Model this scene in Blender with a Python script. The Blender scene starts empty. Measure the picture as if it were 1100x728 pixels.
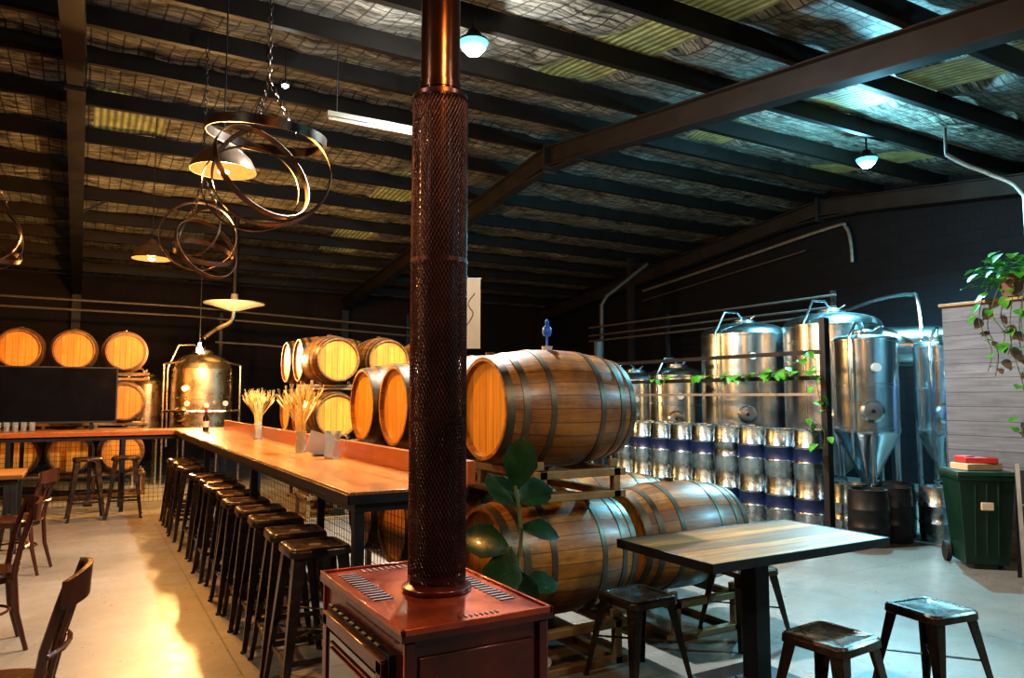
import bpy, bmesh, math, random
from mathutils import Vector, Matrix, noise
random.seed(7)
D=bpy.data; SC=bpy.context.scene
pi=math.pi
# ---------------------------------------------------------------- materials
def nt(name):
    m=D.materials.new(name); m.use_nodes=True
    t=m.node_tree; b=t.nodes['Principled BSDF']
    return m,t,b
def N(t,typ,**k):
    n=t.nodes.new(typ)
    for a,v in k.items(): setattr(n,a,v)
    return n
def math_(t,op,a,b=None,c=None):
    n=N(t,'ShaderNodeMath',operation=op)
    for i,v in enumerate((a,b,c)):
        if v is None: continue
        if isinstance(v,(int,float)): n.inputs[i].default_value=v
        else: t.links.new(v,n.inputs[i])
    return n.outputs[0]
def mixc(t,f,a,b,mode='MIX'):
    n=N(t,'ShaderNodeMix',data_type='RGBA',blend_type=mode)
    def s(sock,v):
        if isinstance(v,(int,float)): sock.default_value=v
        elif isinstance(v,(tuple,list)): sock.default_value=(*v[:3],1)
        else: t.links.new(v,sock)
    s(n.inputs[0],f); s(n.inputs[6],a); s(n.inputs[7],b)
    return n.outputs[2]
def noise_(t,vec,scale,detail=4,rough=.6):
    n=N(t,'ShaderNodeTexNoise'); n.inputs['Scale'].default_value=scale
    n.inputs['Detail'].default_value=detail; n.inputs['Roughness'].default_value=rough
    if vec is not None: t.links.new(vec,n.inputs['Vector'])
    return n.outputs['Fac']
def ramp(t,f,lo,hi):
    n=N(t,'ShaderNodeMapRange'); n.inputs[1].default_value=lo; n.inputs[2].default_value=hi
    t.links.new(f,n.inputs[0]); return n.outputs[0]
def objc(t): return N(t,'ShaderNodeTexCoord').outputs['Object']
def scalev(t,vec,s):
    n=N(t,'ShaderNodeMapping'); n.inputs['Scale'].default_value=s
    t.links.new(vec,n.inputs[0]); return n.outputs[0]
def bump(t,b,h,strength,dist=.01):
    n=N(t,'ShaderNodeBump'); n.inputs['Strength'].default_value=strength
    n.inputs['Distance'].default_value=dist
    t.links.new(h,n.inputs['Height']); t.links.new(n.outputs[0],b.inputs['Normal'])
def pm(name,c,rough=.5,metal=0,var=.3,scale=6,bmp=.1,emis=None,es=0,c2=None,trans=0,coat=0):
    m,t,b=nt(name)
    v=objc(t); f=noise_(t,v,scale,5)
    f2=ramp(t,f,.3,.7)
    dark=c2 if c2 else tuple(x*(1-var) for x in c)
    t.links.new(mixc(t,f2,dark,c),b.inputs['Base Color'])
    b.inputs['Roughness'].default_value=rough; b.inputs['Metallic'].default_value=metal
    r=math_(t,'MULTIPLY_ADD',f,.2,rough-.1); t.links.new(r,b.inputs['Roughness'])
    if bmp: bump(t,b,noise_(t,v,scale*6,3),bmp,.004)
    if emis: b.inputs['Emission Color'].default_value=(*emis,1); b.inputs['Emission Strength'].default_value=es
    b.inputs['Transmission Weight'].default_value=trans
    b.inputs['Coat Weight'].default_value=coat
    return m
def wood(name,c1,c2,pw=.1,ax=1,gr=0,rough=.35,seam=.012,c3=None,coat=.3,seed=0.,var=.65):
    """planks repeat along axis ax, grain runs along gr"""
    m,t,b=nt(name); v=objc(t)
    s=N(t,'ShaderNodeSeparateXYZ'); t.links.new(v,s.inputs[0])
    q=math_(t,'DIVIDE',s.outputs[ax],pw); fl=math_(t,'FLOOR',q); fr=math_(t,'FRACT',q)
    w=N(t,'ShaderNodeTexWhiteNoise',noise_dimensions='1D'); t.links.new(math_(t,'ADD',fl,seed),w.inputs['W'])
    sc=[22,22,22]; sc[gr]=1.3
    add=N(t,'ShaderNodeVectorMath',operation='ADD'); t.links.new(v,add.inputs[0]); t.links.new(w.outputs['Color'],add.inputs[1])
    g=noise_(t,scalev(t,add.outputs[0],sc),1.6,6,.65)
    g=ramp(t,g,.32,.68)
    base=mixc(t,g,c1,c2)
    base=mixc(t,math_(t,'MULTIPLY',w.outputs['Value'],var),base,c3 if c3 else tuple(x*.45 for x in c1))
    st=ramp(t,noise_(t,v,4,5),.5,.8); base=mixc(t,math_(t,'MULTIPLY',st,.4),base,tuple(x*.3 for x in c1))
    e=math_(t,'MINIMUM',fr,math_(t,'SUBTRACT',1,fr)); e=math_(t,'LESS_THAN',e,seam/pw)
    base=mixc(t,math_(t,'MULTIPLY',e,.8),base,tuple(x*.08 for x in c1))
    t.links.new(base,b.inputs['Base Color']); b.inputs['Roughness'].default_value=rough
    b.inputs['Coat Weight'].default_value=coat; b.inputs['Coat Roughness'].default_value=.2
    bump(t,b,math_(t,'SUBTRACT',g,math_(t,'MULTIPLY',e,2)),.25,.004)
    return m
def stave(name,c1,c2,c3):
    m,t,b=nt(name); v=objc(t)
    s=N(t,'ShaderNodeSeparateXYZ'); t.links.new(v,s.inputs[0])
    a=math_(t,'ARCTAN2',s.outputs[1],s.outputs[2]); q=math_(t,'MULTIPLY',a,28/(2*pi))
    fl=math_(t,'FLOOR',q); fr=math_(t,'FRACT',q)
    oi=N(t,'ShaderNodeObjectInfo'); rnd=math_(t,'MULTIPLY',oi.outputs['Random'],50)
    w=N(t,'ShaderNodeTexWhiteNoise',noise_dimensions='1D'); t.links.new(math_(t,'ADD',fl,rnd),w.inputs['W'])
    g=noise_(t,scalev(t,v,(1.5,16,16)),2,6,.7); g=ramp(t,g,.3,.7)
    base=mixc(t,g,c1,c2); base=mixc(t,math_(t,'MULTIPLY',w.outputs['Value'],.7),base,c3)
    ad=N(t,'ShaderNodeVectorMath',operation='ADD'); t.links.new(v,ad.inputs[0]); t.links.new(rnd,ad.inputs[1])
    st=ramp(t,noise_(t,ad.outputs[0],3.0,6,.7),.42,.72); base=mixc(t,math_(t,'MULTIPLY',st,.85),base,tuple(x*.3 for x in c3))
    e=math_(t,'MINIMUM',fr,math_(t,'SUBTRACT',1,fr)); e=math_(t,'LESS_THAN',e,.035)
    base=mixc(t,math_(t,'MULTIPLY',e,.75),base,(.015,.005,.002))
    t.links.new(base,b.inputs['Base Color']); b.inputs['Roughness'].default_value=.4
    b.inputs['Coat Weight'].default_value=.2; b.inputs['Coat Roughness'].default_value=.25
    bump(t,b,math_(t,'SUBTRACT',g,math_(t,'MULTIPLY',e,2)),.3,.004)
    return m
M={}
M['stave']=stave('barrel_oak_stave',(.23,.080,.010),(.50,.215,.028),(.13,.036,.005))
M['head']=wood('barrel_head_oak',(.46,.20,.020),(.76,.36,.042),.085,1,2,rough=.4,seam=.002,c3=(.34,.12,.012),coat=.15)
M['hoop']=pm('galvanised_hoop',(.17,.14,.10),.42,.85,.5,8)
M['dsteel']=pm('black_steel',(.025,.024,.024),.42,.5,.4,9)
M['gun']=pm('gunmetal_stool',(.12,.080,.055),.27,.85,.5,7,c2=(.045,.03,.022))
M['ss']=pm('stainless_steel',(.66,.72,.74),.24,1.0,.2,3,bmp=.03)
M['ssb']=pm('brushed_keg_steel',(.48,.57,.62),.27,1.0,.55,8,bmp=.08)
M['blue']=pm('blue_keg_band',(.012,.025,.08),.4,.1,.4,8)
M['bartop']=wood('bar_top_timber',(.22,.070,.012),(.58,.26,.058),.125,0,1,rough=.25,seam=.002,c3=(.17,.05,.010),var=.75)
M['bartopx']=wood('cross_bar_timber',(.22,.070,.012),(.58,.26,.058),.125,1,0,rough=.25,seam=.002,c3=(.17,.05,.010),var=.75)
M['redwood']=wood('red_timber',(.36,.07,.009),(.52,.14,.02),.2,2,1,rough=.35,seam=.001)
M['table']=wood('recycled_table_boards',(.20,.072,.014),(.56,.29,.045),.094,1,0,rough=.40,seam=.0025,c3=(.07,.03,.012),coat=.15,seed=3.,var=.8)
M['tablew']=wood('cafe_table_timber',(.4,.16,.03),(.6,.28,.07),.1,1,0,rough=.35,seam=.002)
M['chair']=wood('dark_chair_timber',(.04,.012,.006),(.09,.026,.011),.4,0,2,rough=.22,seam=.0)
M['rack']=pm('rack_tan_steel',(.30,.18,.07),.5,.3,.4,9)
M['stove']=pm('stove_red_steel',(.13,.016,.007),.28,.4,.5,3,c2=(.02,.004,.003),coat=.3)
M['stovelit']=pm('stove_lit_steel',(.44,.075,.020),.24,.5,.5,5,c2=(.12,.016,.007),coat=.25)  # lighter copy of the stove red, reflected light put into the colour
M['flue']=pm('flue_heat_blued',(.22,.085,.05),.20,.9,.6,2.2,c2=(.035,.02,.018))
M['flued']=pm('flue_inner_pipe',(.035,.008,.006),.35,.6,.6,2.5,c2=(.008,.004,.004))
M['shield']=pm('flue_mesh_shield',(.10,.040,.03),.30,.85,.4,6)
M['black']=pm('matte_black',(.010,.010,.011),.5,0,.3,6)
M['soot']=pm('sooty_glass',(.02,.013,.01),.08,0,.4,4,bmp=0,coat=1)
M['purlin']=pm('purlin_steel',(.024,.018,.014),.5,.4,.45,3)
M['rafter']=pm('rafter_paint',(.034,.029,.027),.5,.2,.4,3)
M['conduit']=pm('conduit_galv',(.42,.39,.34),.4,.7,.3,8)
M['conduitd']=pm('conduit_dull',(.16,.14,.12),.5,.6,.3,8)
M['shadeo']=pm('pendant_shade_outer',(.22,.15,.10),.3,.6,.3,8)
M['shadei']=pm('pendant_shade_inner',(.9,.62,.34),.5,0,.1,8,emis=(1,.38,.09),es=1.3)  # bulb light on the inside of the shade put in as emission
M['bulbw']=pm('warm_bulb',(1,.8,.5),.3,0,0,4,emis=(1,.74,.38),es=80)
M['bulbc']=pm('cool_led',(1,1,1),.3,0,0,4,emis=(.60,.92,1),es=250)
M['lens']=pm('cool_led_halo',(.1,.5,.8),.3,0,0,4,emis=(.08,.55,1),es=2.6)  # blue halo round the lamp, put in as a glowing ring
M['strip']=pm('fluoro_diffuser',(.24,.20,.13),.4,0,.1,6)
M['iron']=pm('ring_iron',(.13,.085,.06),.33,.9,.5,9)
M['brass']=pm('copper_kettle',(.72,.58,.40),.28,1,.3,4,bmp=.03)
M['leafb']=pm('pothos_leaf',(.11,.36,.035),.35,0,.5,15,c2=(.03,.15,.015))
M['leafd']=pm('fig_leaf',(.012,.050,.014),.25,0,.5,9,c2=(.004,.016,.006),coat=.4)
M['stem']=pm('plant_stem',(.10,.11,.03),.6,0,.3,9)
M['wheat']=pm('dried_wheat',(.90,.62,.20),.7,0,.35,20)
M['bin']=pm('bin_green_plastic',(.006,.032,.017),.38,0,.3,6)
M['tyre']=pm('rubber',(.015,.015,.015),.7,0,.2,8)
M['redp']=pm('red_paper_bag',(.50,.03,.02),.6,0,.3,12)
M['cream']=pm('cream_card',(.60,.47,.28),.6,0,.2,12)
M['hose']=pm('blue_hose',(.02,.13,.60),.35,0,.2,10,coat=.3)
M['hosew']=pm('white_hose',(.6,.65,.68),.35,0,.2,10)
M['greyp']=wood('grey_weathered_boards',(.11,.122,.14),(.22,.24,.265),.14,2,1,rough=.6,seam=.003,c3=(.085,.095,.11),coat=0)
M['banner']=pm('banner_cloth',(.12,.085,.045),.8,0,.2,5)
M['pot']=pm('terracotta_pot',(.2,.1,.07),.7,0,.3,8)
M['white']=pm('white_enamel',(.52,.50,.44),.4,0,.1,8)
m,t,b=nt('clear_glass'); b.inputs['Base Color'].default_value=(.85,.93,.95,1)
b.inputs['Transmission Weight'].default_value=.9; M['glass']=m
t.links.new(math_(t,'MULTIPLY_ADD',noise_(t,objc(t),9),.05,.02),b.inputs['Roughness'])
M['screen']=pm('tv_screen',(.006,.006,.008),.12,0,.2,4,bmp=0)

# floor
m,t,b=nt('polished_concrete'); v=objc(t)
n1=noise_(t,v,.55,5,.6); n2=noise_(t,v,7,6,.7); n3=noise_(t,v,60,3,.6)
c=mixc(t,ramp(t,n1,.35,.65),(.170,.155,.128),(.33,.305,.255)); c=mixc(t,math_(t,'MULTIPLY',ramp(t,n2,.35,.75),.6),c,(.105,.094,.076))
c=mixc(t,math_(t,'MULTIPLY',n3,.35),c,(.08,.072,.062))
s=N(t,'ShaderNodeSeparateXYZ'); t.links.new(v,s.inputs[0])
def joint(sock,off):
    q=math_(t,'FRACT',math_(t,'DIVIDE',math_(t,'ADD',sock,off),4.2)); return math_(t,'LESS_THAN',q,.0022)
j=math_(t,'MAXIMUM',joint(s.outputs[0],20.2),joint(s.outputs[1],21))
c=mixc(t,math_(t,'MULTIPLY',j,.7),c,(.05,.045,.04)); t.links.new(c,b.inputs['Base Color'])
t.links.new(math_(t,'MULTIPLY_ADD',n2,.42,.12),b.inputs['Roughness']); bump(t,b,n2,.12,.01); M['floor']=m
# walls
def block(name,c,c2):
    m,t,b=nt(name); v=N(t,'ShaderNodeTexCoord').outputs['Object']
    s=N(t,'ShaderNodeSeparateXYZ'); t.links.new(v,s.inputs[0])
    cb=N(t,'ShaderNodeCombineXYZ'); t.links.new(math_(t,'ADD',s.outputs[0],s.outputs[1]),cb.inputs[0]); t.links.new(s.outputs[2],cb.inputs[1])
    br=N(t,'ShaderNodeTexBrick'); t.links.new(cb.outputs[0],br.inputs['Vector'])
    br.inputs['Scale'].default_value=1; br.inputs['Brick Width'].default_value=.4; br.inputs['Row Height'].default_value=.2
    br.inputs['Mortar Size'].default_value=.008; br.inputs['Color1'].default_value=(*c,1); br.inputs['Color2'].default_value=(*c2,1)
    br.inputs['Mortar'].default_value=(*[x*.5 for x in c],1)
    f=noise_(t,v,1.5,5); t.links.new(mixc(t,math_(t,'MULTIPLY',f,.6),br.outputs['Color'],tuple(x*.5 for x in c)),b.inputs['Base Color'])
    b.inputs['Roughness'].default_value=.65; b.inputs['Specular IOR Level'].default_value=.25; bump(t,b,br.outputs['Fac'],-.3,.01); return m
M['wallb']=block('dark_brown_blockwork',(.020,.011,.007),(.024,.014,.009))
M['wallr']=block('charcoal_blockwork',(.009,.010,.013),(.012,.013,.017))
# foil ceiling
m,t,b=nt('foil_insulation'); v=objc(t); s=N(t,'ShaderNodeSeparateXYZ'); t.links.new(v,s.inputs[0])
n1=noise_(t,scalev(t,v,(1,2.6,1)),3.6,8,.75); n2=noise_(t,v,.6,3)
def wl(sock,per,w):
    q=math_(t,'FRACT',math_(t,'DIVIDE',math_(t,'ADD',sock,30.),per)); return math_(t,'LESS_THAN',q,w)
wire=math_(t,'MAXIMUM',wl(s.outputs[0],.16,.12),wl(s.outputs[1],.115,.16))
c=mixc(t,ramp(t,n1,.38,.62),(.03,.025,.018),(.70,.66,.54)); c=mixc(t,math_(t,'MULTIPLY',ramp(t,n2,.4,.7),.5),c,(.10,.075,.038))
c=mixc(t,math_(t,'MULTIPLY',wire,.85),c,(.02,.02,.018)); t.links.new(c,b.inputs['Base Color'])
b.inputs['Metallic'].default_value=.4; b.inputs['Roughness'].default_value=.34; bump(t,b,n1,1.0,.09); M['foil']=m
m,t,b=nt('skylight_fibreglass'); v=objc(t); s=N(t,'ShaderNodeSeparateXYZ'); t.links.new(v,s.inputs[0])
w=math_(t,'SINE',math_(t,'MULTIPLY',s.outputs[0],2*pi/.085)); f=noise_(t,v,5,6,.7)
c=mixc(t,ramp(t,w,-1,1),(.15,.15,.05),(.44,.43,.18)); c=mixc(t,ramp(t,f,.35,.75),c,(.08,.075,.03)); t.links.new(c,b.inputs['Base Color'])
t.links.new(c,b.inputs['Emission Color']); b.inputs['Emission Strength'].default_value=.12; b.inputs['Roughness'].default_value=.5  # weak emission stands in for light falling on the panels
bump(t,b,w,.4,.01); M['sky']=m

# ---------------------------------------------------------------- mesh builder
class MB:
    def __init__(s): s.bm=bmesh.new(); s.mats=[]; s.X=Matrix.Identity(4)
    def mi(s,m):
        m=M[m]
        if m not in s.mats: s.mats.append(m)
        return s.mats.index(m)
    def add(s,vs,fs,m):
        k=s.mi(m); bv=[s.bm.verts.new(s.X@Vector(v)) for v in vs]
        for f in fs:
            try: fc=s.bm.faces.new([bv[i] for i in f]); fc.material_index=k
            except ValueError: pass
    def box(s,c,size,m,R=None,taper=1):
        c=Vector(c); hx,hy,hz=[a/2 for a in size]; vs=[]
        for z in (-1,1):
            k=1 if z<0 else taper
            for x,y in((-1,-1),(1,-1),(1,1),(-1,1)):
                p=Vector((x*hx*k,y*hy*k,z*hz)); vs.append((R@p if R else p)+c)
        s.add(vs,[(3,2,1,0),(4,5,6,7),(0,1,5,4),(1,2,6,5),(2,3,7,6),(3,0,4,7)],m)
    def beam(s,p0,p1,w,h,m,up=(0,0,1),w2=None,h2=None):
        p0=Vector(p0);p1=Vector(p1);d=(p1-p0).normalized(); up=Vector(up)
        if abs(d.dot(up))>.98: up=Vector((0,1,0)) if abs(d.y)<.9 else Vector((1,0,0))
        x=d.cross(up).normalized(); y=x.cross(d).normalized(); w2=w2 or w;h2=h2 or h; vs=[]
        for p,a,b_ in((p0,w,h),(p1,w2,h2)):
            for i,j in((-1,-1),(1,-1),(1,1),(-1,1)): vs.append(p+x*i*a/2+y*j*b_/2)
        s.add(vs,[(3,2,1,0),(4,5,6,7),(0,1,5,4),(1,2,6,5),(2,3,7,6),(3,0,4,7)],m)
    def lathe(s,prof,m,n=24,T=None,closed=False,mf=None):
        T=T or Matrix.Identity(4); k=len(prof); vs=[]
        for r,z in prof:
            for i in range(n):
                a=2*pi*i/n; vs.append(T@Vector((r*math.cos(a),r*math.sin(a),z)))
        segs=range(k) if closed else range(k-1)
        groups={}
        for j in segs:
            mm=mf[j] if mf else m
            groups.setdefault(mm,[]).extend([(j*n+i,j*n+(i+1)%n,((j+1)%k)*n+(i+1)%n,((j+1)%k)*n+i) for i in range(n)])
        bv=[s.bm.verts.new(s.X@v) for v in vs]
        for mm,fs in groups.items():
            q=s.mi(mm)
            for f in fs:
                try: fc=s.bm.faces.new([bv[i] for i in f]); fc.material_index=q
                except ValueError: pass
        if not closed:
            for j in (0,k-1):
                if prof[j][0]>1e-5:
                    fc=s.bm.faces.new([bv[j*n+i] for i in range(n)]); fc.material_index=s.mi((mf[0] if j==0 else mf[-1]) if mf else m)
    def cyl(s,p0,p1,r,m,r2=None,n=14):
        p0=Vector(p0);p1=Vector(p1);d=p1-p0
        T=Matrix.Translation(p0)@d.to_track_quat('Z','Y').to_matrix().to_4x4()
        s.lathe([(r,0),(r if r2 is None else r2,d.length)],m,n,T)
    def tube(s,pts,r,m,n=8,closed=False):
        pts=[Vector(p) for p in pts]; k=len(pts); vs=[]; nrm=None
        for i,p in enumerate(pts):
            a=pts[(i-1)%k] if (closed or i>0) else p; b_=pts[(i+1)%k] if (closed or i<k-1) else p
            tn=(b_-a).normalized()
            if nrm is None: nrm=tn.orthogonal().normalized()
            else:
                nrm=(nrm-tn*nrm.dot(tn)); nrm=nrm.normalized() if nrm.length>1e-6 else tn.orthogonal().normalized()
            bn=tn.cross(nrm); rr=r[i] if isinstance(r,(list,tuple)) else r
            for q in range(n): vs.append(p+(nrm*math.cos(2*pi*q/n)+bn*math.sin(2*pi*q/n))*rr)
        fs=[]
        for i in range(k if closed else k-1):
            for q in range(n): fs.append((i*n+q,i*n+(q+1)%n,((i+1)%k)*n+(q+1)%n,((i+1)%k)*n+q))
        if not closed: fs+= [tuple(range(n)),tuple(range((k-1)*n,k*n))]
        s.add(vs,fs,m)
    def ring(s,c,R,r,m,rot=None,n=28,q=6):
        rot=rot or Matrix.Identity(3)
        s.tube([Vector(c)+rot@Vector((R*math.cos(2*pi*i/n),R*math.sin(2*pi*i/n),0)) for i in range(n)],r,m,q,True)
    def band(s,c,R,w,th,m,rot=None,n=48):
        T=Matrix.Translation(Vector(c))@((rot or Matrix.Identity(3)).to_4x4())
        s.lathe([(R,-w/2),(R+th,-w/2),(R+th,w/2),(R,w/2)],m,n,T,closed=True)
    def chain(s,p0,p1,m='iron',l=.06):
        p0=Vector(p0);p1=Vector(p1);d=p1-p0;k=max(2,int(d.length/(l*.75)));q=d.to_track_quat('X','Z').to_matrix()
        for i in range(k):
            c=p0+d*((i+.5)/k); rt=q@Matrix.Rotation(pi/2*(i%2),3,'X')
            s.tube([c+rt@Vector((l/2*math.cos(a),l*.27*math.sin(a),0)) for a in [2*pi*j/8 for j in range(8)]],.0045,m,4,True)
    def leaf(s,c,L,W,dirv,up,m,curl=.15,heart=True):
        d=Vector(dirv).normalized(); x=d.cross(Vector(up)); x=x.normalized() if x.length>1e-4 else d.orthogonal().normalized(); u=x.cross(d)
        c=Vector(c); pr=[(0,.02),(.08,.32 if heart else .15),(.25,.5 if heart else .32),(.5,.46 if heart else .5),(.75,.28 if heart else .42),(.92,.1 if heart else .2),(1,.01)]
        vs=[];fs=[]
        for t_,w in pr:
            p=c+d*t_*L-u*curl*L*t_*t_
            vs+= [p-x*w*W+u*.12*W*w*2,p,p+x*w*W+u*.12*W*w*2]
        for i in range(len(pr)-1):
            a=i*3; fs+=[(a,a+1,a+4,a+3),(a+1,a+2,a+5,a+4)]
        s.add(vs,fs,m)
    def mesh(s,name,bev=0,sharp=35):
        bm=s.bm; bmesh.ops.recalc_face_normals(bm,faces=bm.faces)
        me=D.meshes.new(name); bm.to_mesh(me); bm.free()
        for m in s.mats: me.materials.append(m)
        me.shade_smooth(); me.set_sharp_from_angle(angle=math.radians(sharp))
        return me
    def done(s,name,loc=(0,0,0),rz=0,bev=0,sharp=35): return put(name,s.mesh(name,sharp=sharp),loc,rz,bev)
def put(name,me,loc=(0,0,0),rz=0,bev=0,rx=0):
    o=D.objects.new(name,me); SC.collection.objects.link(o); o.location=loc; o.rotation_euler=(rx,0,rz)
    if bev:
        md=o.modifiers.new('bevel','BEVEL'); md.width=bev; md.segments=2; md.limit_method='ANGLE'; md.angle_limit=.6
    return o
def RX(a): return Matrix.Rotation(a,3,'X')
def RY(a): return Matrix.Rotation(a,3,'Y')
def RZ(a): return Matrix.Rotation(a,3,'Z')
def smooth(p,k=8):
    p=[Vector(q) for q in p]; out=[]
    for i in range(len(p)-1):
        a=p[max(i-1,0)];b_=p[i];c=p[i+1];d=p[min(i+2,len(p)-1)]
        for j in range(k):
            t_=j/k; out.append(.5*((2*b_)+(c-a)*t_+(2*a-5*b_+4*c-d)*t_*t_+(3*b_-a-3*c+d)*t_**3))
    out.append(p[-1]); return out

# ---------------------------------------------------------------- shell
XL,XR,YN,YF=-6.0,12.5,-3.0,19.6; YR=9.3
def rb(y): return 4.96-.115*abs(y-YR)
b=MB(); b.box(((XL+XR)/2,(YN+YF)/2,-.1),(XR-XL+.4,YF-YN+.4,.2),'floor'); b.done('floor')
def gable(name,x,m):
    b=MB(); th=.1 if x>0 else -.1
    pr=[(YN-.1,0),(YF+.1,0),(YF+.1,rb(YF)+.55),(YR,rb(YR)+.55),(YN-.1,rb(YN)+.55)]
    vs=[(x,y,z) for y,z in pr]+[(x+2*th,y,z) for y,z in pr]
    b.add(vs,[(0,1,2,3,4),(9,8,7,6,5)]+[(i,(i+1)%5,5+(i+1)%5,5+i) for i in range(5)],m); b.done(name)
gable('wall_right',XR,'wallr'); gable('wall_left',XL,'wallb')
b=MB(); b.box(((XL+XR)/2,YF+.1,(rb(YF)+.5)/2),(XR-XL,.2,rb(YF)+.5),'wallb'); b.done('wall_back')
b=MB(); b.box(((XL+XR)/2,YN-.1,(rb(YN)+.5)/2),(XR-XL,.2,rb(YN)+.5),'wallb'); b.done('wall_front')
# ceiling: sagging foil with skylight bays
SP=1.15
b=MB(); nx=170; per=6
ky=int(math.ceil((YF-YR)/SP)); kn=int(math.ceil((YR-YN)/SP))
rows=[YR+(i/per)*SP for i in range(-kn*per,ky*per+1)]; rows=[r for r in rows if YN-.05<=r<=YF+.05]
xs=[XL+(XR-XL)*i/nx for i in range(nx+1)]
strips=[(.0,.85,10.5,11.6),(-3.2,-2.4,3,7),(4.35,5.15,1.0,7.9),(7.45,8.3,1.0,7.9),(10.4,11.2,2,8.2),(4.3,5.1,11.5,16)]
def insky(cx,cy):
    bay=math.floor((cy-YR)/SP)
    return any(a<cx<c_ and d<cy<e and ((bay*7+k*3)%4!=0 or k==0) for k,(a,c_,d,e) in enumerate(strips))
grid=[]
for y in rows:
    row=[]
    for x in xs:
        ph=((y-YR)/SP)%1; sag=.10*math.sin(pi*ph)*(0.7+.5*noise.noise(Vector((x*.8,y*.3,0))))
        z=rb(y)+.53-sag+.06*noise.noise(Vector((x*2.3,y*2.3,3)))
        if insky(x,y): z=rb(y)+.52
        row.append(b.bm.verts.new((x,y,z)))
    grid.append(row)
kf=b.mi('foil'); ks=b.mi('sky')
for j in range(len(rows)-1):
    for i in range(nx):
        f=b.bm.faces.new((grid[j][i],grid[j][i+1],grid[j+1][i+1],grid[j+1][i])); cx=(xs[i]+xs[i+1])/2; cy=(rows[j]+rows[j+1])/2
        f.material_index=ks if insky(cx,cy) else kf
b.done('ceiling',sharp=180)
b=MB()
for i in range(-kn,ky+1):
    y=YR+i*SP+(.12 if i==0 else 0)
    if y<YN or y>YF: continue
    z=rb(y)+.30
    b.box(((XL+XR)/2,y,z+.1),(XR-XL-.02,.012,.2),'purlin')
    b.box(((XL+XR)/2,y+.035,z+.006),(XR-XL-.02,.07,.012),'purlin'); b.box(((XL+XR)/2,y+.035,z+.194),(XR-XL-.02,.07,.012),'purlin')
b.done('roof_purlins')
def rafter(x):
    b=MB()
    for y0,y1 in((YN+.02,YR),(YR,YF-.02)):
        z0,z1=rb(y0),rb(y1)
        b.beam((x,y0,z0+.15),(x,y1,z1+.15),.02,.28,'rafter')
        b.beam((x,y0,z0+.008),(x,y1,z1+.008),.19,.018,'rafter'); b.beam((x,y0,z0+.292),(x,y1,z1+.292),.19,.018,'rafter')
    b.box((x,YR,rb(YR)+.12),(.21,.05,.46),'rafter'); 
    for s_ in(-1,1): b.beam((x,YR+s_*.04,rb(YR)-.06),(x,YR+s_*.8,rb(YR+.8)+.0),.16,.02,'rafter')
    for y in (YN+.15,YF-.15):
        b.box((x,y,rb(y)/2),(.18,.016,rb(y)),'rafter')
        for q in(-.1,.1): b.box((x,y+q,rb(y)/2),(.18,.014,rb(y)),'rafter')
    for y in (2.9,5.2,13.9):  # fly braces
        b.beam((x,y,rb(y)+.02),(x+.45,y+.02,rb(y)+.33),.04,.04,'rafter')
    b.done('roof_rafter')
for x in(-.2,6.0,12.2): rafter(x)

# ---------------------------------------------------------------- barrels
def barrel_mesh(airlock=False):
    b=MB(); T=Matrix.Rotation(pi/2,4,'Y')
    L=.445
    def rad(x): return .35-.058*(x/L)**2
    b.lathe([(0.0001,-L+.03),(.268,-L+.03),(.272,-L),(.292,-L)]+[(rad(-L+2*L*i/22),-L+2*L*i/22) for i in range(1,22)]+[(.292,L),(.272,L),(.268,L-.03),(.0001,L-.03)],
      'stave',52,T,mf=['head','stave','stave']+['stave']*22+['stave','stave','head'])
    for x,w in((-.42,.045),(-.33,.038),(-.17,.034),(.17,.034),(.33,.038),(.42,.045)):
        pr=[(rad(x-w/2)+.004,x-w/2),(rad(x+w/2)+.004,x+w/2),(rad(x+w/2)-.006,x+w/2),(rad(x-w/2)-.006,x-w/2)]
        b.lathe(pr,'hoop',52,T,closed=True)
    b.cyl((0,0,.345),(0,0,.372),.028,'white' if airlock else 'hoop',.034)
    if airlock:
        b.cyl((0,0,.37),(0,0,.44),.007,'hose'); b.lathe([(.001,.43),(.022,.435),(.03,.46),(.026,.485),(.012,.5),(.014,.525),(.001,.54)],'hose',12)
    return b.mesh('barrel')
BM=barrel_mesh(); BA=barrel_mesh(True)
def rack(x,y0,y1,zlo,zhi,ax='X'):
    b=MB(); Lr=y1-y0
    for sx in(-.25,.25):
        b.box((sx,0,zhi-.022),(.05,Lr,.044),'rack'); b.box((sx,0,zlo+.02),(.05,Lr,.04),'rack')
        k=max(1,round(Lr/.7))
        for i in range(k+1):
            yy=-Lr/2+.025+(Lr-.05)*i/k
            b.box((sx,yy,(zlo+zhi)/2),(.045,.045,zhi-zlo),'rack')
            for q in(-1,1):
                if 0<=i-(q<0)<k or 0<i+(q>0)<=k:
                    b.beam((sx,yy+q*.02,zhi),(sx,yy+q*.02,zhi+.05),.045,.025,'rack')
    for yy in(-Lr/2+.025,Lr/2-.025): 
        b.box((0,yy,zhi-.022),(.62,.05,.044),'rack'); b.box((0,yy,zlo+.02),(.62,.05,.04),'rack')
    b.done('barrel_rack',(x[0],x[1],0),0 if ax=='X' else pi/2,.004)
S7=.712
ys=[3.80+S7*i for i in range(4)]
for i,y in enumerate(ys):
    put('oak_barrel',BM,(2.43,y,.58)); o=put('oak_barrel',BA if i==0 else BM,(2.43,y,1.43))
    o.rotation_euler[0]=random.uniform(-.12,.12) if i else 0
ym=sum(ys)/4; rack((2.43,ym),0,S7*4,0.0,.242); rack((2.43,ym),0,S7*4,.925,1.092)
put('oak_barrel',BM,(3.47,3.90,.58)); put('oak_barrel',BM,(3.47,4.62,.58)); rack((3.47,4.26),0,S7*2,0,.242)
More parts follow.
